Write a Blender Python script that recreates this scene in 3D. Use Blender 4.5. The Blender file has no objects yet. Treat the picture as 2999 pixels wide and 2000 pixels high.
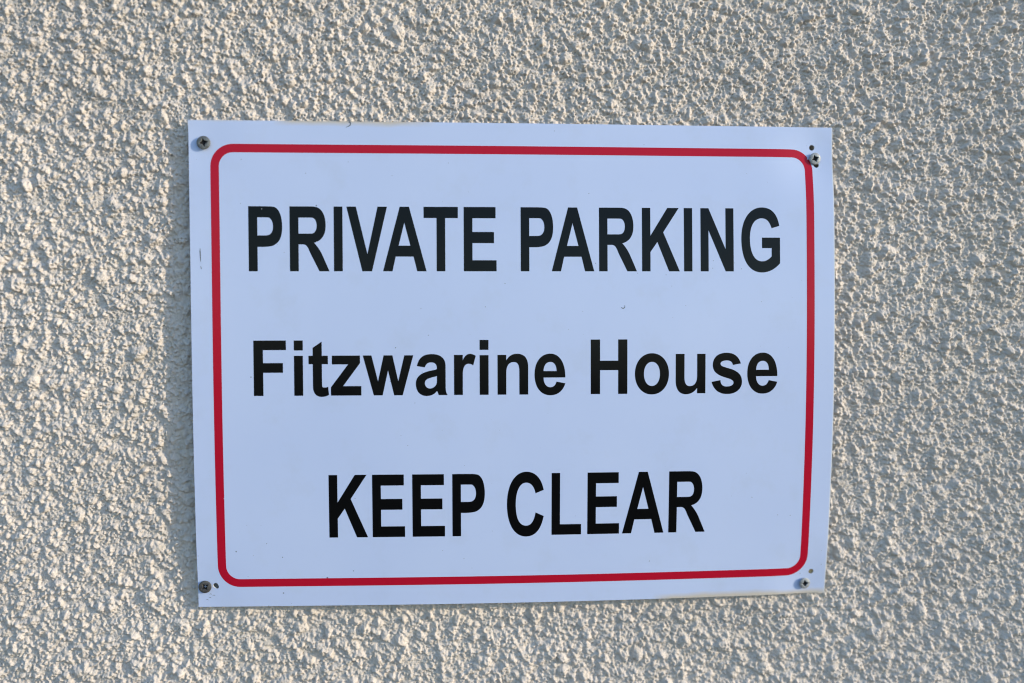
import bpy, math, json
import numpy as np
from mathutils import Matrix, Vector
from mathutils.geometry import delaunay_2d_cdt

sc = bpy.context.scene
ORG_Z = 1.5            # height of the sign's centre above the ground (m)

# ---------------------------------------------------------------- camera
cam_d = bpy.data.cameras.new('camera')
cam = bpy.data.objects.new('camera', cam_d)
sc.collection.objects.link(cam)
sc.camera = cam
cam_d.lens = 28.0
cam_d.sensor_width = 36.0
cam_d.clip_start = 0.02
cam_d.clip_end = 3000.0
CAM_R = ((0.99840, -0.00155, 0.05653), (0.00426, 0.99884, -0.04786), (-0.05639, 0.04803, 0.99725))
def _w(a):
    return Vector((a[0], -a[2], a[1]))
_m = Matrix((_w(CAM_R[0]), _w(CAM_R[1]), _w(CAM_R[2]))).transposed()
_m = _m.to_quaternion().to_matrix().to_4x4()
_m.translation = Vector((-0.032171, -0.497639, ORG_Z + 0.038943))
cam.matrix_world = _m
cam_d.dof.use_dof = True
cam_d.dof.focus_distance = 0.498
cam_d.dof.aperture_fstop = 1.4

# ---------------------------------------------------------------- light
# low evening sun raking along the wall from the right, clear blue sky
SUN_OUT, SUN_UP = 0.40, 0.29       # per metre towards +X : metres out of the wall, metres up
to_sun = Vector((1.0, -SUN_OUT, SUN_UP)).normalized()
sun_el = math.asin(to_sun.z)
sun_az = math.atan2(to_sun.x, to_sun.y)
world = bpy.data.worlds.new('World')
sc.world = world
world.use_nodes = True
wn = world.node_tree
sky = wn.nodes.new('ShaderNodeTexSky')
sky.sky_type = 'NISHITA'
sky.sun_disc = False
sky.sun_elevation = sun_el
sky.sun_rotation = sun_az
sky.air_density = 1.0
sky.dust_density = 0.3
sky.ozone_density = 2.9
wn.links.new(sky.outputs[0], wn.nodes['Background'].inputs[0])
wn.nodes['Background'].inputs[1].default_value = 0.15
sun_d = bpy.data.lights.new('sun', 'SUN')
sun_d.energy = 2.0
sun_d.angle = math.radians(0.53)
sun_d.color = (0.94, 0.82, 0.63)
sun = bpy.data.objects.new('sun', sun_d)
sc.collection.objects.link(sun)
sun.rotation_euler = to_sun.to_track_quat('Z', 'Y').to_euler()
sun.location = (2, -1, 3)
sc.view_settings.view_transform = 'Standard'
sc.view_settings.look = 'None'
sc.view_settings.exposure = 1.0
sc.view_settings.gamma = 1.0
sc.render.engine = 'CYCLES'
sc.cycles.use_denoising = True
sc.cycles.filter_width = 1.15
sc.cycles.max_bounces = 5
sc.cycles.sample_clamp_indirect = 4.0

# ---------------------------------------------------------------- helpers
def link(o, parent=None):
    sc.collection.objects.link(o)
    if parent is not None:
        o.parent = parent
    return o

def mesh_obj(name, verts, faces, mat, parent=None, smooth=None):
    me = bpy.data.meshes.new(name)
    me.from_pydata([tuple(v) for v in verts], [], [tuple(f) for f in faces])
    if mat:
        me.materials.append(mat)
    if smooth is not None:
        me.polygons.foreach_set('use_smooth', smooth if not isinstance(smooth, bool) else [smooth] * len(me.polygons))
    me.update()
    return link(bpy.data.objects.new(name, me), parent)

class NT:
    """small helper round a material node tree"""
    def __init__(s, name):
        s.m = bpy.data.materials.new(name)
        s.m.use_nodes = True
        s.t = s.m.node_tree
        s.b = s.t.nodes['Principled BSDF']
    def n(s, typ, **kw):
        x = s.t.nodes.new(typ)
        for k, v in kw.items():
            setattr(x, k, v)
        return x
    def l(s, a, b):
        s.t.links.new(a, b)
    def coords(s, scale=None):
        c = s.n('ShaderNodeTexCoord')
        return c.outputs['Object']
    def noise(s, vec, scale, detail=3, rough=.5):
        x = s.n('ShaderNodeTexNoise')
        x.inputs['Scale'].default_value = scale
        x.inputs['Detail'].default_value = detail
        x.inputs['Roughness'].default_value = rough
        s.l(vec, x.inputs['Vector'])
        return x.outputs['Fac']
    def rng(s, v, a, b, c=0.0, d=1.0):
        x = s.n('ShaderNodeMapRange')
        x.inputs[1].default_value = a; x.inputs[2].default_value = b
        x.inputs[3].default_value = c; x.inputs[4].default_value = d
        s.l(v, x.inputs[0])
        return x.outputs[0]
    def math(s, op, a, b=None, c=None):
        x = s.n('ShaderNodeMath', operation=op)
        for i, q in enumerate((a, b, c)):
            if q is None:
                continue
            if isinstance(q, (int, float)):
                x.inputs[i].default_value = q
            else:
                s.l(q, x.inputs[i])
        return x.outputs[0]
    def mix(s, fac, a, b):
        x = s.n('ShaderNodeMix', data_type='RGBA')
        for i, q in ((0, fac), (6, a), (7, b)):
            if isinstance(q, (int, float)):
                x.inputs[i].default_value = q
            elif isinstance(q, tuple):
                x.inputs[i].default_value = (*q, 1)
            else:
                s.l(q, x.inputs[i])
        return x.outputs[2]
    def bump(s, h, strength, dist):
        x = s.n('ShaderNodeBump')
        x.inputs['Strength'].default_value = strength
        x.inputs['Distance'].default_value = dist
        s.l(h, x.inputs['Height'])
        s.l(x.outputs[0], s.b.inputs['Normal'])
        return x

# ---------------------------------------------------------------- materials
def mat_wall():
    k = NT('masonry_paint')
    co = k.coords()
    base = k.mix(k.rng(k.noise(co, 9, 4), .35, .65), (.618, .548, .490), (.688, .612, .550))
    base = k.mix(k.rng(k.noise(co, 5, 5, .6), .45, .75, 0, .30), base, (.49, .43, .35))
    fine = k.noise(co, 260, 3)
    base = k.mix(k.rng(fine, .52, .72, 0, .55), base, (.50, .44, .35))
    rust = k.math('MULTIPLY', k.rng(k.noise(co, 420, 2), .72, .80), k.rng(k.noise(co, 31, 2), .50, .62))
    base = k.mix(k.math('MULTIPLY', rust, .55), base, (.33, .20, .10))
    k.l(base, k.b.inputs['Base Color'])
    k.b.inputs['Roughness'].default_value = .62
    k.b.inputs['Specular IOR Level'].default_value = .35
    at = k.n('ShaderNodeAttribute', attribute_name='coarse')
    big = k.math('MULTIPLY', k.math('SUBTRACT', k.noise(co, 330, 3, .6), .5), k.math('MULTIPLY', at.outputs['Fac'], 9.0))
    small = k.math('SUBTRACT', k.noise(co, 1500, 3, .6), .5)
    h = k.math('ADD', big, small)
    k.bump(h, .85, .00050)
    return k.m

def speck(k, co, scale, size, frac):
    """0..1 mask of small sparse dots"""
    v = k.n('ShaderNodeTexVoronoi', feature='F1')
    v.inputs['Scale'].default_value = scale
    v.inputs['Randomness'].default_value = 1
    k.l(co, v.inputs['Vector'])
    sep = k.n('ShaderNodeSeparateColor')
    k.l(v.outputs['Color'], sep.inputs[0])
    on = k.math('LESS_THAN', sep.outputs[0], frac)
    lim = k.math('MULTIPLY', sep.outputs[1], size)
    d = k.math('SUBTRACT', lim, v.outputs['Distance'])
    return k.math('MULTIPLY', on, k.rng(d, 0, size * .12))

def gloss(k, co):
    k.b.inputs['Roughness'].default_value = .30
    k.b.inputs['Specular IOR Level'].default_value = .20
    k.l(k.rng(k.noise(co, 60, 3), .3, .7, .19, .26), k.b.inputs['Roughness'])
    k.bump(k.noise(co, 900, 2), .05, .00005)

def mat_white():
    k = NT('sign_white')
    co = k.coords()
    base = k.mix(k.rng(k.noise(co, 14, 4), .3, .7), (.500, .585, .805), (.525, .608, .822))
    base = k.mix(k.rng(k.noise(co, 38, 5, .65), .52, .72, 0, .16), base, (.42, .46, .52))
    # soot-coloured specks and scratches
    for s_, z_, f_, c_ in ((95, .055, .45, .75), (230, .085, .22, .6), (50, .034, .50, .85)):
        base = k.mix(k.math('MULTIPLY', speck(k, co, s_, z_, f_), c_), base, (.10, .12, .15))
    # cream masonry paint brushed over the edge of the sheet: top left and bottom right
    sep = k.n('ShaderNodeSeparateXYZ')
    k.l(co, sep.inputs[0])
    wob = k.math('MULTIPLY', k.math('SUBTRACT', k.noise(co, 45, 3), .5), .0035)
    def band(x0, x1, zed, top):
        inx = k.math('MULTIPLY', k.rng(sep.outputs[0], x0, x0 + .012), k.rng(sep.outputs[0], x1, x1 - .02))
        z = k.math('ADD', sep.outputs[2], wob)
        inz = k.rng(z, zed, zed + .0030) if top else k.rng(z, zed, zed - .0030)
        return k.math('MULTIPLY', inx, inz)
    paint = (.56, .50, .42)
    for b_ in (band(-.150, -.050, .1466, True), band(-.205, -.150, .1488, True), band(.085, .215, -.1462, False)):
        base = k.mix(k.math('MULTIPLY', b_, .95), base, paint)
    edge = k.rng(sep.outputs[0], .1992, .1997)
    base = k.mix(k.math('MULTIPLY', edge, .7), base, (.80, .78, .72))
    k.l(base, k.b.inputs['Base Color'])
    gloss(k, co)
    return k.m

def mat_print(name, col, chip):
    k = NT(name)
    co = k.coords()
    base = k.mix(k.math('MULTIPLY', speck(k, co, 120, .050, .22), .9), col, chip)
    base = k.mix(k.math('MULTIPLY', speck(k, co, 330, .06, .05), .5), base, chip)
    k.l(base, k.b.inputs['Base Color'])
    gloss(k, co)
    return k.m

def mat_plain(name, col, rough, metal=0.0, noise_scale=0, col2=None, bump=0):
    k = NT(name)
    co = k.coords()
    if col2:
        k.l(k.mix(k.rng(k.noise(co, noise_scale, 4), .35, .65), col, col2), k.b.inputs['Base Color'])
    else:
        k.b.inputs['Base Color'].default_value = (*col, 1)
    k.b.inputs['Roughness'].default_value = rough
    k.b.inputs['Metallic'].default_value = metal
    if bump:
        k.bump(k.noise(co, noise_scale * 2, 4), .6, bump)
    return k.m

M_WALL = mat_wall()
M_WHITE = mat_white()
M_BLACK = mat_print('sign_black_ink', (.0012, .0012, .0015), (.55, .57, .60))
M_RED = mat_print('sign_red_ink', (.445, .005, .024), (.60, .50, .52))
M_EDGE = mat_plain('sheet_edge', (.62, .62, .60), .6)
M_ZINC = mat_plain('bright_zinc', (.40, .42, .43), .55, .25, 900, (.22, .23, .24), .00006)
M_DULL = mat_plain('weathered_zinc', (.20, .21, .21), .55, .5, 700, (.11, .11, .10), .00012)
M_DARK = mat_plain('dirty_zinc', (.06, .06, .07), .6, .4, 700, (.13, .12, .10), .00015)
M_SLOT_SHADE = mat_plain('slot_shade', (.012, .012, .014), .8)
M_PLUG = mat_plain('tan_plug', (.62, .47, .25), .5, 0, 900, (.50, .38, .20))
M_BRISTLE = mat_plain('painted_bristle', (.62, .60, .55), .5)
M_MARK = mat_plain('scuff_mark', (.06, .08, .10), .6, 0, 2500, (.20, .22, .26))

GLYPHS = {
 'P': [[[0.0028,1.0],[0.3983,1.0],[0.5965,1.0,0.7274,1.0,0.7951,0.9843],[0.9275,0.9489,0.9973,0.8298,0.9973,0.6876],[0.9973,0.5517,0.9275,0.4575,0.7951,0.4172],[0.7274,0.3858,0.5711,0.3754,0.3983,0.3754],[0.2653,0.3754],[0.2653,0.0],[0.0028,0.0]],[[0.2653,0.8298],[0.4607,0.8298],[0.5965,0.8298,0.6225,0.8298,0.6438,0.8128],[0.6984,0.7879,0.7274,0.7433,0.7274,0.6876],[0.7274,0.6361,0.6984,0.5958,0.6438,0.5734],[0.5965,0.5517,0.5233,0.5517,0.4209,0.5517],[0.2653,0.5517]]],
 'R': [[[0.0011,1.0],[0.4559,1.0],[0.5947,1.0,0.6831,1.0,0.7462,0.9707],[0.8503,0.9288,0.9104,0.8282,0.9104,0.7085],[0.9104,0.5662,0.8137,0.4719,0.6175,0.4404],[0.6831,0.3912,0.7462,0.3464,0.8137,0.2612],[1.0,0.0],[0.7462,0.0],[0.5119,0.288],[0.4559,0.382,0.4183,0.4151,0.3304,0.4151],[0.2234,0.4151],[0.2234,0.0],[0.0011,0.0]],[[0.2234,0.8282],[0.4827,0.8282],[0.5632,0.8282,0.5947,0.8282,0.6175,0.8138],[0.6597,0.7915,0.6831,0.7495,0.6831,0.7085],[0.6831,0.6555,0.6597,0.6151,0.6175,0.5963],[0.5947,0.5809,0.5452,0.5809,0.4559,0.5809],[0.2234,0.5809]]],
 'I': [[[0.0084,1.0],[0.9905,1.0],[0.9905,0.0],[0.0084,0.0]]],
 'V': [[[0.0,1.0],[0.2339,1.0],[0.512,0.2662],[0.7668,1.0],[1.0,1.0],[0.6239,0.0],[0.3848,0.0]]],
 'A': [[[0.3877,1.0],[0.6007,1.0],[1.0,0.0],[0.7837,0.0],[0.7013,0.2279],[0.2922,0.2279],[0.217,0.0],[0.0,0.0]],[[0.4922,0.7528],[0.6293,0.3973],[0.3601,0.3973]]],
 'T': [[[0.0,1.0],[0.9993,1.0],[0.9993,0.8264],[0.6282,0.8264],[0.6282,0.0],[0.3759,0.0],[0.3759,0.8264],[0.0,0.8264]]],
 'E': [[[0.0028,1.0],[0.9741,1.0],[0.9741,0.8258],[0.2675,0.8258],[0.2675,0.6115],[0.9243,0.6115],[0.9243,0.4387],[0.2675,0.4387],[0.2675,0.1714],[0.9993,0.1714],[0.9993,0.0],[0.0028,0.0]]],
 'K': [[[0.0021,1.0],[0.2247,1.0],[0.2247,0.56],[0.6757,1.0],[0.9795,1.0],[0.5638,0.6156],[1.0,0.0],[0.7152,0.0],[0.4086,0.4623],[0.2247,0.3038],[0.2247,0.0],[0.0021,0.0]]],
 'N': [[[0.0003,1.0],[0.2411,1.0],[0.7554,0.3523],[0.7554,1.0],[0.9987,1.0],[0.9987,0.0],[0.7554,0.0],[0.2411,0.6504],[0.2411,0.0],[0.0003,0.0]]],
 'G': [[[0.9835,0.7232],[0.9348,0.9138,0.7825,1.016,0.5355,1.016],[0.225,1.016,0.0041,0.8231,0.0041,0.519],[0.0041,0.1874,0.1913,-0.0171,0.5355,-0.0171],[0.7132,-0.0171,0.8767,0.0402,0.9991,0.1308],[0.9991,0.5369],[0.5355,0.5369],[0.5355,0.3695],[0.7825,0.3695],[0.7825,0.2405],[0.7132,0.1874,0.6246,0.1599,0.5355,0.1599],[0.339,0.1599,0.225,0.2979,0.225,0.519],[0.225,0.7232,0.339,0.8431,0.5355,0.8431],[0.6571,0.8431,0.7382,0.7883,0.7825,0.6848]]],
 'F': [[[0.0024,1.0],[0.9998,1.0],[0.9998,0.8272],[0.2942,0.8272],[0.2942,0.5936],[0.9027,0.5936],[0.9027,0.4183],[0.2942,0.4183],[0.2942,0.0],[0.0024,0.0]]],
 'i': [[[0.0072,1.0],[0.9958,1.0],[0.9958,0.8194],[0.0072,0.8194]],[[0.0072,0.7234],[0.9958,0.7234],[0.9958,0.0],[0.0072,0.0]]],
 't': [[[0.6605,0.9785],[0.6605,0.7232],[0.9614,0.7232],[0.9614,0.5696],[0.6605,0.5696],[0.6605,0.2198],[0.6605,0.1642,0.6605,0.1473,0.7719,0.1473],[0.8394,0.1473,0.9022,0.1473,0.9614,0.1642],[1.0,0.0117],[0.9022,-0.0104,0.7719,-0.0225,0.6605,-0.0225],[0.4447,-0.0225,0.316,0.0117,0.2599,0.0677],[0.2091,0.1047,0.2091,0.1473,0.2091,0.2416],[0.2091,0.5696],[0.0007,0.5696],[0.0007,0.7232],[0.2091,0.7232],[0.2091,0.8668]]],
 'z': [[[0.0412,0.724],[0.9627,0.724],[0.9627,0.5873],[0.4028,0.1709],[0.9995,0.1709],[0.9995,0.0],[0.0015,0.0],[0.0015,0.1505],[0.5712,0.5651],[0.0412,0.5651]]],
 'w': [[[0.0,0.7258],[0.171,0.7258],[0.2991,0.2564],[0.4122,0.7258],[0.5869,0.7258],[0.6995,0.2564],[0.8227,0.7258],[1.0,0.7258],[0.7862,0.0],[0.6168,0.0],[0.4985,0.4515],[0.3889,0.0],[0.214,0.0]]],
 'a': [[[0.0342,0.5284],[0.0976,0.6803,0.235,0.7457,0.4992,0.7457],[0.7637,0.7457,0.9392,0.6803,0.9392,0.5284],[0.9392,0.2052],[0.9392,0.1033,0.9392,0.056,1.0,0.0],[0.7203,0.0],[0.6979,0.0299,0.6979,0.056,0.6652,0.0718],[0.5834,0.0144,0.4757,-0.0165,0.3473,-0.0165],[0.1267,-0.0165,0.0014,0.0718,0.0014,0.2052],[0.0014,0.3305,0.1493,0.391,0.3236,0.4222],[0.4757,0.4533,0.6151,0.4533,0.6652,0.4741],[0.6652,0.5643,0.6151,0.5938,0.4757,0.5938],[0.3702,0.5938,0.3236,0.5643,0.285,0.5046]],[[0.6652,0.3474],[0.6151,0.3305,0.5535,0.3305,0.4757,0.3162],[0.3473,0.2954,0.285,0.2691,0.285,0.2184],[0.285,0.1682,0.3473,0.1207,0.4421,0.1207],[0.5535,0.1207,0.6652,0.1682,0.6652,0.2522]]],
 'r': [[[0.001,0.729],[0.4025,0.729],[0.4025,0.6306],[0.4883,0.7118,0.5958,0.7483,0.7479,0.7483],[0.8277,0.7483,0.9284,0.729,1.0,0.7118],[0.8811,0.5367],[0.8277,0.5558,0.7479,0.5667,0.6791,0.5667],[0.4883,0.5667,0.4025,0.5037,0.4025,0.3557],[0.4025,0.0],[0.001,0.0]]],
 'n': [[[0.0001,0.7259],[0.2849,0.7259],[0.2849,0.6271],[0.3678,0.7063,0.4772,0.7458,0.6287,0.7458],[0.8752,0.7458,0.9996,0.6677,0.9996,0.4981],[0.9996,0.0],[0.7103,0.0],[0.7103,0.4247],[0.7103,0.536,0.6659,0.5947,0.5295,0.5947],[0.3678,0.5947,0.2849,0.5212,0.2849,0.4047],[0.2849,0.0],[0.0001,0.0]]],
 'e': [[[0.9857,0.3086],[0.9857,0.5795,0.7985,0.7454,0.5067,0.7454],[0.2022,0.7454,0.0007,0.5935,0.0007,0.3649],[0.0007,0.1312,0.2022,-0.0164,0.5067,-0.0164],[0.7515,-0.0164,0.9169,0.0693,0.9857,0.2023],[0.7042,0.234],[0.669,0.166,0.6048,0.1312,0.5067,0.1312],[0.376,0.1312,0.289,0.2023,0.289,0.3086]],[[0.289,0.427],[0.289,0.5279,0.376,0.5935,0.5067,0.5935],[0.6331,0.5935,0.7042,0.5279,0.7042,0.427]]],
 'H': [[[0.0007,1.0],[0.2548,1.0],[0.2548,0.6106],[0.7479,0.6106],[0.7479,1.0],[0.9997,1.0],[0.9997,0.0],[0.7479,0.0],[0.7479,0.438],[0.2548,0.438],[0.2548,0.0],[0.0007,0.0]]],
 'o': [[[0.4996,0.7441],[0.7877,0.7441,0.9985,0.5853,0.9985,0.3648],[0.9985,0.142,0.7877,-0.0154,0.4996,-0.0154],[0.2098,-0.0154,0.0008,0.142,0.0008,0.3648],[0.0008,0.5853,0.2098,0.7441,0.4996,0.7441]],[[0.4996,0.5853],[0.6376,0.5853,0.7345,0.4963,0.7345,0.3648],[0.7345,0.2321,0.6376,0.142,0.4996,0.142],[0.3623,0.142,0.2653,0.2321,0.2653,0.3648],[0.2653,0.4963,0.3623,0.5853,0.4996,0.5853]]],
 'u': [[[0.0028,0.7287],[0.2959,0.7287],[0.2959,0.2997],[0.2959,0.1871,0.3534,0.1347,0.4783,0.1347],[0.634,0.1347,0.7189,0.2015,0.7189,0.3196],[0.7189,0.7287],[0.9979,0.7287],[0.9979,0.0],[0.7189,0.0],[0.7189,0.0993],[0.634,0.0245,0.4996,-0.0172,0.3534,-0.0172],[0.1317,-0.0172,0.0028,0.0702,0.0028,0.2365]]],
 's': [[[0.9584,0.5454],[0.8826,0.6853,0.7221,0.7456,0.4877,0.7456],[0.2067,0.7456,0.0381,0.6611,0.0381,0.5199],[0.0381,0.4035,0.1727,0.3439,0.3741,0.3033],[0.6132,0.2593],[0.675,0.2405,0.7221,0.2255,0.7221,0.1964],[0.7221,0.1479,0.6413,0.122,0.4877,0.122],[0.3741,0.122,0.2916,0.1605,0.2916,0.2405],[0.0,0.2098],[0.0723,0.0593,0.2444,-0.0183,0.5201,-0.0183],[0.8151,-0.0183,0.9977,0.0766,0.9977,0.2098],[0.9977,0.33,0.8826,0.3897,0.675,0.4388],[0.3741,0.4915],[0.3226,0.5046,0.2916,0.5199,0.2916,0.5454],[0.2916,0.5792,0.3741,0.6039,0.4877,0.6039],[0.6132,0.6039,0.675,0.5792,0.6984,0.5199]]],
 'C': [[[0.9975,0.7305],[0.933,0.9174,0.7755,1.0256,0.5249,1.0256],[0.2161,1.0256,0.0004,0.8213,0.0004,0.5003],[0.0004,0.1842,0.2002,-0.0204,0.5249,-0.0204],[0.7755,-0.0204,0.933,0.1003,0.9975,0.3093],[0.7755,0.3696],[0.7396,0.2295,0.6529,0.1562,0.5249,0.1562],[0.3341,0.1562,0.2394,0.2763,0.2394,0.5003],[0.2394,0.7305,0.3573,0.8504,0.5249,0.8504],[0.6529,0.8504,0.7396,0.7834,0.7755,0.6775]]],
 'L': [[[0.0036,1.0],[0.286,1.0],[0.286,0.1695],[0.9986,0.1695],[0.9986,0.0],[0.0036,0.0]]],
}
INST = [('P', 1, -165.04, 20.48), ('R', 1, -140.16, 24.04), ('I', 1, -113.43, 5.44), ('V', 1, -105.66, 24.77), ('A', 1, -83.49, 26.69), ('T', 1, -58.54, 21.08), ('E', 1, -33.97, 20.26), ('P', 1, 1.19, 20.3), ('A', 1, 20.47, 26.53), ('R', 1, 50.04, 23.76), ('K', 1, 76.99, 23.87), ('I', 1, 103.52, 5.39), ('N', 1, 114.11, 21.08), ('G', 1, 140.01, 24.88), ('F', 2, -162.89, 19.81), ('i', 2, -138.33, 5.52), ('t', 2, -129.44, 12.32), ('z', 2, -115.95, 18.67), ('w', 2, -96.29, 30.99), ('a', 2, -63.84, 19.57), ('r', 2, -40.27, 13.47), ('i', 2, -24.47, 5.57), ('n', 2, -13.37, 19.03), ('e', 2, 9.57, 19.51), ('H', 2, 44.66, 23.02), ('o', 2, 72.41, 21.56), ('u', 2, 98.16, 19.03), ('s', 2, 121.05, 19.52), ('e', 2, 143.87, 19.65), ('K', 3, -118.12, 23.96), ('E', 3, -91.34, 20.17), ('E', 3, -66.57, 20.22), ('P', 3, -41.77, 20.34), ('C', 3, -7.7, 23.1), ('L', 3, 20.23, 18.77), ('E', 3, 42.83, 20.28), ('A', 3, 65.03, 26.57), ('R', 3, 94.67, 23.63)]
LINES = {1: (58.67, 98.25), 2: (-17.71, 16.31), 3: (-106.46, -67.07)}
# ---------------------------------------------------------------- sheet shape (mm, sign coordinates u right, v up, h out of the wall)
POLY = (((0, 0), 6.226), ((0, 1), -3.125), ((0, 2), -4.878), ((0, 3), 1.496), ((0, 4), 0.877), ((1, 0), 2.95), ((1, 1), -0.171),
        ((1, 2), -3.081), ((1, 3), -0.45), ((2, 0), -3.259), ((2, 1), 1.782), ((2, 2), -1.55), ((3, 0), -0.491), ((3, 1), 0.24), ((4, 0), 1.579))
SCREWS = (  # u, v, head radius, turn of the cross, height over the sheet, material, tilt x, tilt y, label
    (-190.7, 136.2, 4.05, 12, 1.7, 'dull', -.05, .04, 'dull grey screw head in the top left corner'),
    (188.4, 130.1, 3.70, 22, 1.3, 'bright', .02, .03, 'bright zinc screw head in the top right corner'),
    (-195.5, -137.0, 3.90, 35, .9, 'dark', .04, .04, 'dirty dark screw head in the bottom left corner'),
    (186.0, -142.9, 3.60, 8, 1.5, 'bright', .08, .10, 'zinc screw head standing proud in the bottom right corner'))
DENTS = ((188.4, 130.1, 2.2, 15.0), (186.0, -142.9, 1.5, 13.0), (-190.7, 136.2, .6, 12.0), (-195.5, -137.0, .6, 12.0))

def sheet_h(u, v):
    u = np.asarray(u, float); v = np.asarray(v, float)
    a = u / 200; b = v / 150
    h = sum(c * a ** i * b ** j for (i, j), c in POLY)
    for du, dv, am, sg in DENTS:
        h = h - am * (np.exp(-((u - du) ** 2 + (v - dv) ** 2) / (2 * sg * sg)) - .35)* np.exp(-((u - du) ** 2 + (v - dv) ** 2) / (2 * (sg * 2.2) ** 2))
    return h

def W(u, v, h):
    """sign mm -> metres, local to the sign's centre"""
    return np.stack([np.asarray(u) / 1000, -np.asarray(h) / 1000, np.asarray(v) / 1000], -1)

# ---------------------------------------------------------------- roughcast wall
def build_wall():
    rs = np.random.RandomState(7)
    D = 0.53                                   # mm per cell
    NX, NY = 1302, 896
    U0, V0 = -331.0, -233.0
    kx = np.fft.fftfreq(NX, D)[None, :]
    ky = np.fft.fftfreq(NY, D)[:, None]
    def band(lam, sig=.45, ani=1.0, ang=0.0, seed=0):
        r = np.random.RandomState(100 + seed)
        c, s = math.cos(ang), math.sin(ang)
        a = (kx * c + ky * s); b = (-kx * s + ky * c) * ani
        k = np.sqrt(a * a + b * b) + 1e-9
        f = np.exp(-(np.log(k * lam) / sig) ** 2)
        x = np.fft.ifft2(np.fft.fft2(r.randn(NY, NX)) * f).real
        return x / x.std()
    ang = math.radians(28)
    # domain of the splats
    clump = .6 * band(11, .5, 1.5, ang, 1) + .5 * band(5.5, .5, 1.6, ang, 2)
    H = .22 * band(34, .5, 1, 0, 3) + .18 * band(12, .5, 1.3, ang, 4)
    n1 = band(4.8, .40, 1.45, ang, 5) + .45 * clump
    n2 = band(2.4, .42, 1.25, ang + .3, 6) + .45 * clump
    sp = lambda x, w: w * np.log1p(np.exp(np.clip(x / w, -30, 30)))
    H = H + .50 * np.minimum(sp(n1 - .35, .15), 1.6) + .34 * np.minimum(sp(n2 - .15, .12), 1.7)
    # rounded grains thrown on the wall
    G = np.zeros((NY, NX))
    for rad, n, hk in ((3.3, 900, .62), (2.2, 5200, .80), (1.5, 15000, .94), (1.05, 30000, 1.02), (.75, 56000, 1.15)):
        cx = rs.rand(n) * NX; cy = rs.rand(n) * NY
        keep = rs.rand(n) < 1 / (1 + np.exp(-2.1 * clump[cy.astype(int), cx.astype(int)]))
        cx, cy = cx[keep], cy[keep]; n = len(cx)
        r = rad * np.exp(rs.randn(n) * .16)
        th = ang + rs.randn(n) * .9; el = 1 + .5 * rs.rand(n)
        K = int(math.ceil(rad * 2.0 / D))
        oy, ox = np.mgrid[-K:K + 1, -K:K + 1]
        ix = np.floor(cx).astype(int); iy = np.floor(cy).astype(int)
        fx = (ox[None] - (cx - ix)[:, None, None]) * D
        fy = (oy[None] - (cy - iy)[:, None, None]) * D
        c = np.cos(th)[:, None, None]; s = np.sin(th)[:, None, None]
        q = ((fx * c + fy * s) * el[:, None, None] ** .5) ** 2 + ((-fx * s + fy * c) / el[:, None, None] ** .5) ** 2
        z = np.clip(1 - q / r[:, None, None] ** 2, 0, None) ** .5 * (r * hk * (.5 + .5 * rs.rand(n)))[:, None, None]
        jx = (ix[:, None, None] + ox[None]) % NX; jy = (iy[:, None, None] + oy[None]) % NY
        np.maximum.at(G, (jy.ravel(), jx.ravel()), z.ravel())
    G = (G + .12 * (np.roll(G, 1, 0) + np.roll(G, -1, 0) + np.roll(G, 1, 1) + np.roll(G, -1, 1))) / 1.48
    H = H + G
    H = H + .13 * band(1.35, .35, 1, 0, 8) - .80 * np.clip(band(2.4, .35, 1, 0, 9) - .9, 0, 1.3)
    H = H * 1.15
    # pin holes in the paint
    for _ in range(160):
        x, y = rs.randint(NX), rs.randint(NY)
        H[y, x] -= 1.2; H[y, (x + 1) % NX] -= .7
    H = H - H.mean()
    # grid lines: fine over the photographed part, growing coarser beyond it
    def axis(a0, n):
        inner = a0 + np.arange(n) * D
        st, g = [], D
        tot = 0
        while tot < 1150:
            g = min(g * 1.16, 30.0); tot += g; st.append(tot)
        st = np.array(st)
        return np.concatenate([(a0 - st)[::-1], inner, inner[-1] + st]), len(st)
    U, nu = axis(U0, NX); V, nv = axis(V0, NY)
    iu = np.round((U - U0) / D).astype(int) % NX
    iv = np.round((V - V0) / D).astype(int) % NY
    Hh = H[np.ix_(iv, iu)]
    UU, VV = np.meshgrid(U, V)
    # swell shaped to turn the wall's sides from the sun and dim them
    def swell(u, v=0.0):
        t = np.clip(u - 110, 0, 260); s = np.clip(-170 - u, 0, 180)
        return (t * t - s * s * .9) * SWELL * (1 + .6 * np.clip(v / 200, -1.2, 1.2) ** 2)
    big = swell(UU, VV) + .9 * np.sin(UU / 210 + .7) * np.cos(VV / 170 - .3)
    VV2 = VV - .22 * np.clip(Hh, -1, 3)
    # keep clear of the back of the sheet
    Z = WALL_H + big + Hh
    inside = (abs(UU) < 200.4) & (abs(VV) < 150.4)
    top = sheet_h(np.clip(UU, -200, 200), np.clip(VV, -150, 150)) - 1.7
    Z = np.where(inside, np.minimum(Z, top), Z)
    for hu_, hv_, hr_ in ((186.9, 137.2, 2.6), (189.6, 126.3, 2.6)):      # wall sunk behind two sheet holes to keep them dark
        Z = np.where((UU - hu_) ** 2 + (VV - hv_) ** 2 < hr_ ** 2, Z - 14, Z)
    co = W(UU, VV2, Z).reshape(-1, 3)
    ny, nx = UU.shape
    a = (np.arange(ny - 1)[:, None] * nx + np.arange(nx - 1)[None]).ravel()
    quads = np.stack([a, a + 1, a + 1 + nx, a + nx], 1).astype(np.int32)
    me = bpy.data.meshes.new('roughcast_wall')
    me.vertices.add(len(co)); me.vertices.foreach_set('co', co.astype(np.float32).ravel())
    me.loops.add(quads.size); me.loops.foreach_set('vertex_index', quads.ravel())
    me.polygons.add(len(quads))
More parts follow.
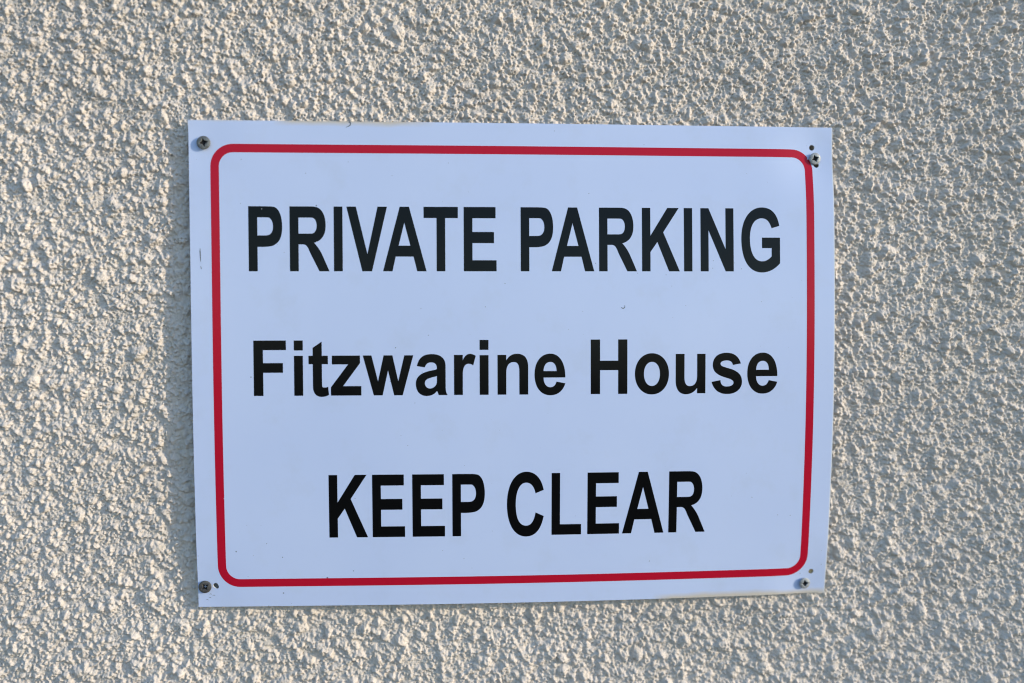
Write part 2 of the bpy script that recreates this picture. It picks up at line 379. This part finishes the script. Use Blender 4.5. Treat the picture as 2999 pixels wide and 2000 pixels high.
    me.polygons.foreach_set('loop_start', np.arange(0, quads.size, 4, dtype=np.int32))
    me.polygons.foreach_set('loop_total', np.full(len(quads), 4, np.int32))
    me.update(calc_edges=True)
    me.polygons.foreach_set('use_smooth', np.ones(len(quads), bool))
    at = me.attributes.new('coarse', 'FLOAT', 'POINT')
    cu = np.clip((np.maximum(U0 - U, U - (U0 + NX * D)) + 6) / 12, 0, 1)
    cv = np.clip((np.maximum(V0 - V, V - (V0 + NY * D)) + 6) / 12, 0, 1)
    at.data.foreach_set('value', np.maximum(cu[None, :], cv[:, None]).astype(np.float32).ravel())
    me.materials.append(M_WALL)
    o = bpy.data.objects.new('roughcast_wall', me)
    link(o)
    o.location = (0, 0, ORG_Z)
    o['label'] = 'cream painted roughcast wall with a coarse lumpy finish behind the sign'
    o['category'] = 'wall'
    return (lambda u, v: float(WALL_H + swell(np.array(u), v) + H[int((v - V0) / D) % NY, int((u - U0) / D) % NX]))

WALL_H = -5.2
SWELL = 1.45e-4
wall_h = build_wall()

# ---------------------------------------------------------------- sign
sign = bpy.data.objects.new('parking_sign', None)
link(sign)
sign.location = (0, 0, ORG_Z)
sign.empty_display_size = .05
sign['label'] = 'white rectangular private parking sign with a red border screwed to the roughcast wall'
sign['category'] = 'sign'

def dens(poly, step):
    """resample a closed polyline so that no edge is longer than step"""
    out = []
    for i in range(len(poly)):
        a, b = poly[i], poly[(i + 1) % len(poly)]
        n = max(1, int(math.ceil(math.dist(a, b) / step)))
        out += [(a[0] + (b[0] - a[0]) * k / n, a[1] + (b[1] - a[1]) * k / n) for k in range(n)]
    return out

def inside_poly(px, py, loops):
    c = np.zeros(len(px), bool)
    for lp in loops:
        x = np.array([p[0] for p in lp]); y = np.array([p[1] for p in lp])
        x2 = np.roll(x, -1); y2 = np.roll(y, -1)
        for i in range(len(lp)):
            if y[i] == y2[i]:
                continue
            hit = ((y[i] > py) != (y2[i] > py)) & (px < (x2[i] - x[i]) * (py - y[i]) / (y2[i] - y[i]) + x[i])
            c ^= hit
    return c

def sheet(name, loops, step, front, back, mat, parent, edge_mat=None):
    """flat outline (loops, even-odd) laid on the bowed sheet: a prism from `back` to `front` mm over the sheet's face"""
    pts, edges = [], []
    for lp in loops:
        n0 = len(pts)
        pts += lp
        edges += [(n0 + i, n0 + (i + 1) % len(lp)) for i in range(len(lp))]
    arr = np.array(pts)
    u0, v0 = arr.min(0); u1, v1 = arr.max(0)
    gu, gv = np.meshgrid(np.arange(u0 + step * .5, u1, step), np.arange(v0 + step * .5, v1, step))
    gu = gu.ravel(); gv = gv.ravel()
    ok = inside_poly(gu, gv, loops)
    for e in edges:                       # stay off the outline
        a = arr[e[0]]; b = arr[e[1]]
        d = b - a; L = max((d ** 2).sum(), 1e-9)
        t = np.clip(((gu - a[0]) * d[0] + (gv - a[1]) * d[1]) / L, 0, 1)
        ok &= (gu - a[0] - t * d[0]) ** 2 + (gv - a[1] - t * d[1]) ** 2 > (step * .18) ** 2
    allp = [Vector(p) for p in pts] + [Vector((a, b)) for a, b in zip(gu[ok], gv[ok])]
    vo, eo, fo, _, oe, _ = delaunay_2d_cdt(allp, edges, [], 0, 1e-5)
    vo = np.array([tuple(p) for p in vo])
    fo = np.array([tuple(f) for f in fo])
    cen = vo[fo].mean(1)
    fo = fo[inside_poly(cen[:, 0], cen[:, 1], loops)]
    A = vo[fo]
    area = (A[:, 1, 0] - A[:, 0, 0]) * (A[:, 2, 1] - A[:, 0, 1]) - (A[:, 2, 0] - A[:, 0, 0]) * (A[:, 1, 1] - A[:, 0, 1])
    fo[area < 0] = fo[area < 0][:, ::-1]
    fo = fo[abs(area) > 1e-7]
    used = np.unique(fo); rem = -np.ones(len(vo), int); rem[used] = np.arange(len(used))
    vo = vo[used]; fo = rem[fo]
    h = sheet_h(vo[:, 0], vo[:, 1])
    n = len(vo)
    F = W(vo[:, 0], vo[:, 1], h + front)
    B = W(vo[:, 0], vo[:, 1], h + back)
    verts = [F, B]
    faces = [tuple(f) for f in fo] + [tuple(n + x for x in f[::-1]) for f in fo]
    smooth = [True] * len(faces)
    cnt = {}
    for f in fo:
        for i in range(3):
            e = (int(f[i]), int(f[(i + 1) % 3]))
            cnt[e] = 1
    side = [e for e in cnt if (e[1], e[0]) not in cnt]
    k = 2 * n
    sv = []
    for a, b in side:
        sv += [F[a], F[b], B[b], B[a]]
        faces.append((k, k + 3, k + 2, k + 1)); smooth.append(False)
        k += 4
    verts = np.concatenate([F, B, np.array(sv)])
    o = mesh_obj(name, verts, faces, mat, parent, smooth)
    # exact normals of the bowed sheet, so that thin triangles do not glint
    e = .05
    hu = (sheet_h(vo[:, 0] + e, vo[:, 1]) - sheet_h(vo[:, 0] - e, vo[:, 1])) / (2 * e)
    hv = (sheet_h(vo[:, 0], vo[:, 1] + e) - sheet_h(vo[:, 0], vo[:, 1] - e)) / (2 * e)
    nf = np.stack([-hu, -np.ones_like(hu), -hv], -1)
    nf /= np.linalg.norm(nf, axis=1)[:, None]
    S = np.array(sv).reshape(-1, 4, 3)
    ns = np.cross(S[:, 1] - S[:, 0], S[:, 3] - S[:, 0])
    ns = -ns / np.maximum(np.linalg.norm(ns, axis=1), 1e-12)[:, None]
    o.data.normals_split_custom_set_from_vertices(np.concatenate([nf, -nf, np.repeat(ns, 4, 0)]).tolist())
    if edge_mat:
        o.data.materials.append(edge_mat)
        for p in o.data.polygons:
            if not p.use_smooth:
                p.material_index = 1
    return o

def circle(u, v, r, n=28, wob=0.0, seed=0):
    rs = np.random.RandomState(seed)
    ph = rs.rand(3) * 6
    return [(u + r * (1 + wob * math.sin(2 * t + ph[0]) + wob * .6 * math.sin(3 * t + ph[1])) * math.cos(t),
             v + r * (1 + wob * math.sin(2 * t + ph[0]) + wob * .6 * math.sin(3 * t + ph[1])) * math.sin(t))
            for t in [2 * math.pi * i / n for i in range(n)]]

outline = dens([(-200, -150), (200, -150), (200, 150), (-200, 150)], 4.0)
holes = [circle(186.9, 137.2, 1.75), circle(189.6, 126.3, 1.75, wob=.05), circle(-188.9, -136.6, 1.75, wob=.12, seed=3),
         circle(190.2, -135.2, 1.65)]
sheet('panel', [outline] + holes, 4.0, 0.0, -1.1, M_WHITE, sign, M_EDGE)

def rrect(l, r, b, t, rad, step=3.0):
    P = []
    for cx, cy, a0 in ((r - rad, b + rad, -90), (r - rad, t - rad, 0), (l + rad, t - rad, 90), (l + rad, b + rad, 180)):
        for i in range(13):
            a = math.radians(a0 + 90 * i / 12)
            P.append((cx + rad * math.cos(a), cy + rad * math.sin(a)))
    return dens(P, step)
bo = sheet('border_line', [rrect(-187.3, 187.0, -137.4, 135.9, 13.6), rrect(-182.2, 182.0, -132.4, 130.8, 8.5)], 2.6, .035, .004, M_RED, sign)
bo['label'] = 'red border line with rounded corners'

def flat(contour, x0, w, base, cap):
    """glyph contour (corner points and cubic pieces) -> polyline in mm"""
    f = lambda x, y: (x0 + x * w, base + y * (cap - base))
    P = []
    for q in contour:
        if len(q) == 2:
            P.append(f(*q))
        else:
            p0 = P[-1]; p1 = f(q[0], q[1]); p2 = f(q[2], q[3]); p3 = f(q[4], q[5])
            n = max(4, int((math.dist(p0, p1) + math.dist(p1, p2) + math.dist(p2, p3)) / .9))
            for i in range(1, n + 1):
                t = i / n; s = 1 - t
                P.append(tuple(s ** 3 * p0[k] + 3 * s * s * t * p1[k] + 3 * s * t * t * p2[k] + t ** 3 * p3[k] for k in (0, 1)))
    out = []
    for p in P:
        if not out or math.dist(out[-1], p) > .02:
            out.append(p)
    if math.dist(out[0], out[-1]) < .02:
        out.pop()
    return dens(out, 4.0)

for ch, ln, x0, w in INST:
    base, cap = LINES[ln]
    loops = [flat(c, x0, w, base, cap) for c in GLYPHS[ch]]
    lo = sheet('letter', loops, 3.6, .035, .004, M_BLACK, sign)
    lo['label'] = ('black capital letter ' if ch.isupper() else 'black small letter ') + ch

# ---------------------------------------------------------------- screws
def make_screw(u, v, r, turn, lift, mat, tx, ty, label):
    nr, na = 26, 120
    cr, sr = math.cos(math.radians(turn)), math.sin(math.radians(turn))
    verts, faces = [(0, 0, 0)], []
    def z(x, y):
        q = math.hypot(x, y)
        dome = .55 * (1 - (q / r) ** 4)
        a = x * cr + y * sr; b = -x * sr + y * cr
        arm = max(min(.80 * (1.25 - abs(a) / (r * .62)) - abs(b) * .75, .5), min(.80 * (1.25 - abs(b) / (r * .62)) - abs(a) * .75, .5))
        aa = abs(a * .7071 + b * .7071); bb = abs(-a * .7071 + b * .7071)
        tick = max(0, min(1, (.13 - min(aa, bb)) / .08)) * max(0, min(1, (r * .62 - q) / .3))
        return dome - 1.35 * max(0, min(1, arm / .28)) * max(0, 1 - (q / (r * .66)) ** 4) - .22 * tick
    verts = [(0, 0, z(0, 0))]
    for i in range(1, nr + 1):
        q = r * i / nr
        for j in range(na):
            t = 2 * math.pi * j / na
            x, y = q * math.cos(t), q * math.sin(t)
            verts.append((x, y, z(x, y)))
    for j in range(na):
        faces.append((0, 1 + j, 1 + (j + 1) % na))
    def ring(base, nxt):
        for j in range(na):
            j2 = (j + 1) % na
            faces.append((base + j, nxt + j, nxt + j2, base + j2))
    for i in range(nr - 1):
        ring(1 + i * na, 1 + (i + 1) * na)
    last = 1 + (nr - 1) * na
    for rr, zz in ((r * 1.0, -.35), (r * .93, -.62), (r * .52, -2.2), (1.5, -2.6), (1.5, -9.0)):
        b = len(verts)
        for j in range(na):
            t = 2 * math.pi * j / na
            verts.append((rr * math.cos(t), rr * math.sin(t), zz))
        ring(last, b)
        last = b
    verts = [(x / 1000, -zz / 1000, y / 1000) for x, y, zz in verts]
    o = mesh_obj('screw', verts, faces, mat, sign, True)
    o.data.materials.append(M_SLOT_SHADE)
    for p in o.data.polygons:                      # cross recess painted near black, its shade put into the colour
        q = math.hypot(p.center.x, p.center.z) * 1000
        if q < r * .72 and -p.center.y * 1000 < .55 * (1 - (q / r) ** 4) - .50:
            p.material_index = 1
    h = float(sheet_h(u, v)) + lift
    o.location = (u / 1000, -h / 1000, v / 1000)
    o.rotation_euler = (tx, 0, ty)
    o['label'] = label
    return o
for u, v, r, turn, lift, mt, tx, ty, lb in SCREWS:
    make_screw(u, v, r, turn, lift, {'dull': M_DULL, 'bright': M_ZINC, 'dark': M_DARK}[mt], tx, ty, lb)

# ---------------------------------------------------------------- small marks lying on the sheet
def ribbon(name, pts, wid, label, mat=M_MARK):
    L, R = [], []
    for i, p in enumerate(pts):
        a = pts[max(i - 1, 0)]; b = pts[min(i + 1, len(pts) - 1)]
        d = math.dist(a, b); nx, ny = -(b[1] - a[1]) / d, (b[0] - a[0]) / d
        w = wid[i] / 2
        L.append((p[0] + nx * w, p[1] + ny * w)); R.append((p[0] - nx * w, p[1] - ny * w))
    o = sheet(name, [L + R[::-1]], 5.0, .05, .004, mat, sign)
    o['label'] = label
ribbon('scuff', [(63.9, 36.4), (64.4, 35.8), (65.1, 35.6), (65.8, 36.0), (66.1, 36.7), (66.0, 37.6)], (.25, .6, .6, .55, .4, .15), 'small hooked dark scuff above the H')
ribbon('scratch', [(-194.1, 72.6), (-194.1, 70.5), (-194.0, 68), (-193.9, 66), (-193.8, 64.4)], (.25, .7, .6, .5, .15), 'short dark vertical scratch near the left edge')
ribbon('scratch', [(-193.9, 61.9), (-193.6, 60.6), (-193.3, 59.9)], (.15, .5, .2), 'tiny end of the dark scratch near the left edge')
ribbon('nick', [(-103.6, 149.85), (-102.6, 149.0), (-102.8, 147.9), (-104.0, 147.0), (-105.6, 146.4)], (1.0, .8, .7, .5, .2), 'dark chipped nick in the top edge')
for q, (a, b) in enumerate(((-195.4, -145.6), (-193.6, -144.3), (-191.2, -142.8), (-193.2, -142.0))):
    ribbon('scuff', [(a, b), (a + .9, b + .3), (a + 1.6, b - .1)], (.15, .35, .15), 'faint grey scuff below the bottom left screw')

# ---------------------------------------------------------------- plug seen through the hole at the lower right
def lathe(name, prof, n, mat, loc, label, cat):
    verts, faces = [], []
    for r, y in prof:
        for j in range(n):
            t = 2 * math.pi * j / n
            verts.append((r * math.cos(t) / 1000, -y / 1000, r * math.sin(t) / 1000))
    for i in range(len(prof) - 1):
        for j in range(n):
            j2 = (j + 1) % n
            faces.append((i * n + j, i * n + j2, (i + 1) * n + j2, (i + 1) * n + j))
    o = mesh_obj(name, verts, faces, mat, None, True)
    o.location = loc
    o['label'] = label; o['category'] = cat
    return o
hp = float(sheet_h(190.2, -135.2))
lathe('wall_plug', [(1.9, -7), (1.9, -.6), (1.5, -.1), (.95, .0), (.7, -.5), (.05, -.6)], 24, M_PLUG, (.1904, -(hp - 1.3) / 1000, ORG_Z - .1352),
      'tan plastic plug end showing through the small hole above the lower right screw', 'wall plug')

# ---------------------------------------------------------------- brush bristles stuck in the paint
def bristle(pts, rad, label):
    P = [Vector((a / 1000, -b / 1000, c / 1000)) for a, b, c in pts]
    S = []
    for i in range(len(P) - 1):
        p0 = P[max(i - 1, 0)]; p1 = P[i]; p2 = P[i + 1]; p3 = P[min(i + 2, len(P) - 1)]
        for k in range(6):
            t = k / 6
            S.append(.5 * ((2 * p1) + (p2 - p0) * t + (2 * p0 - 5 * p1 + 4 * p2 - p3) * t * t + (3 * p1 - p0 - 3 * p2 + p3) * t ** 3))
    S.append(P[-1])
    verts, faces = [], []
    n = 7
    for i, p in enumerate(S):
        d = (S[min(i + 1, len(S) - 1)] - S[max(i - 1, 0)]).normalized()
        a = d.cross(Vector((0, 1, 0))).normalized(); b = d.cross(a)
        r = rad / 1000 * (1 - .5 * i / len(S))
        for j in range(n):
            t = 2 * math.pi * j / n
            verts.append(p + a * r * math.cos(t) + b * r * math.sin(t))
    for i in range(len(S) - 1):
        for j in range(n):
            faces.append((i * n + j, i * n + (j + 1) % n, (i + 1) * n + (j + 1) % n, (i + 1) * n + j))
    o = mesh_obj('brush_bristle', verts, faces, M_BRISTLE, None, True)
    o.location = (0, 0, ORG_Z)
    o['label'] = label; o['category'] = 'bristle'
    return o
def near(u, v, lift):
    return (u, max(wall_h(u + i, v + j) for i in (-1, 0, 1) for j in (-1, 0, 1)) + lift, v)
bristle([near(-241.6, 157.6, -.3), near(-238.6, 157.4, .5), near(-235.2, 156.2, .5), near(-231.6, 154.4, -.2)], .24,
        'curved pale bristle stuck in the wall paint up and left of the sign')
bristle([near(24.6, 177.4, -.3), near(24.2, 173.6, .5), near(24.5, 170.0, -.2)], .16,
        'thin white upright bristle stuck in the wall paint above the sign')

# ---------------------------------------------------------------- unseen ground added to bounce light up and show in the glossy print
M_GROUND = mat_plain('bounce_ground', (.150, .128, .100), .9, 0, 3, (.190, .165, .130))
g = mesh_obj('ground', [(-900, -900, 0), (900, -900, 0), (900, 900, 0), (-900, 900, 0)], [(0, 1, 2, 3)], M_GROUND)
g['kind'] = 'structure'
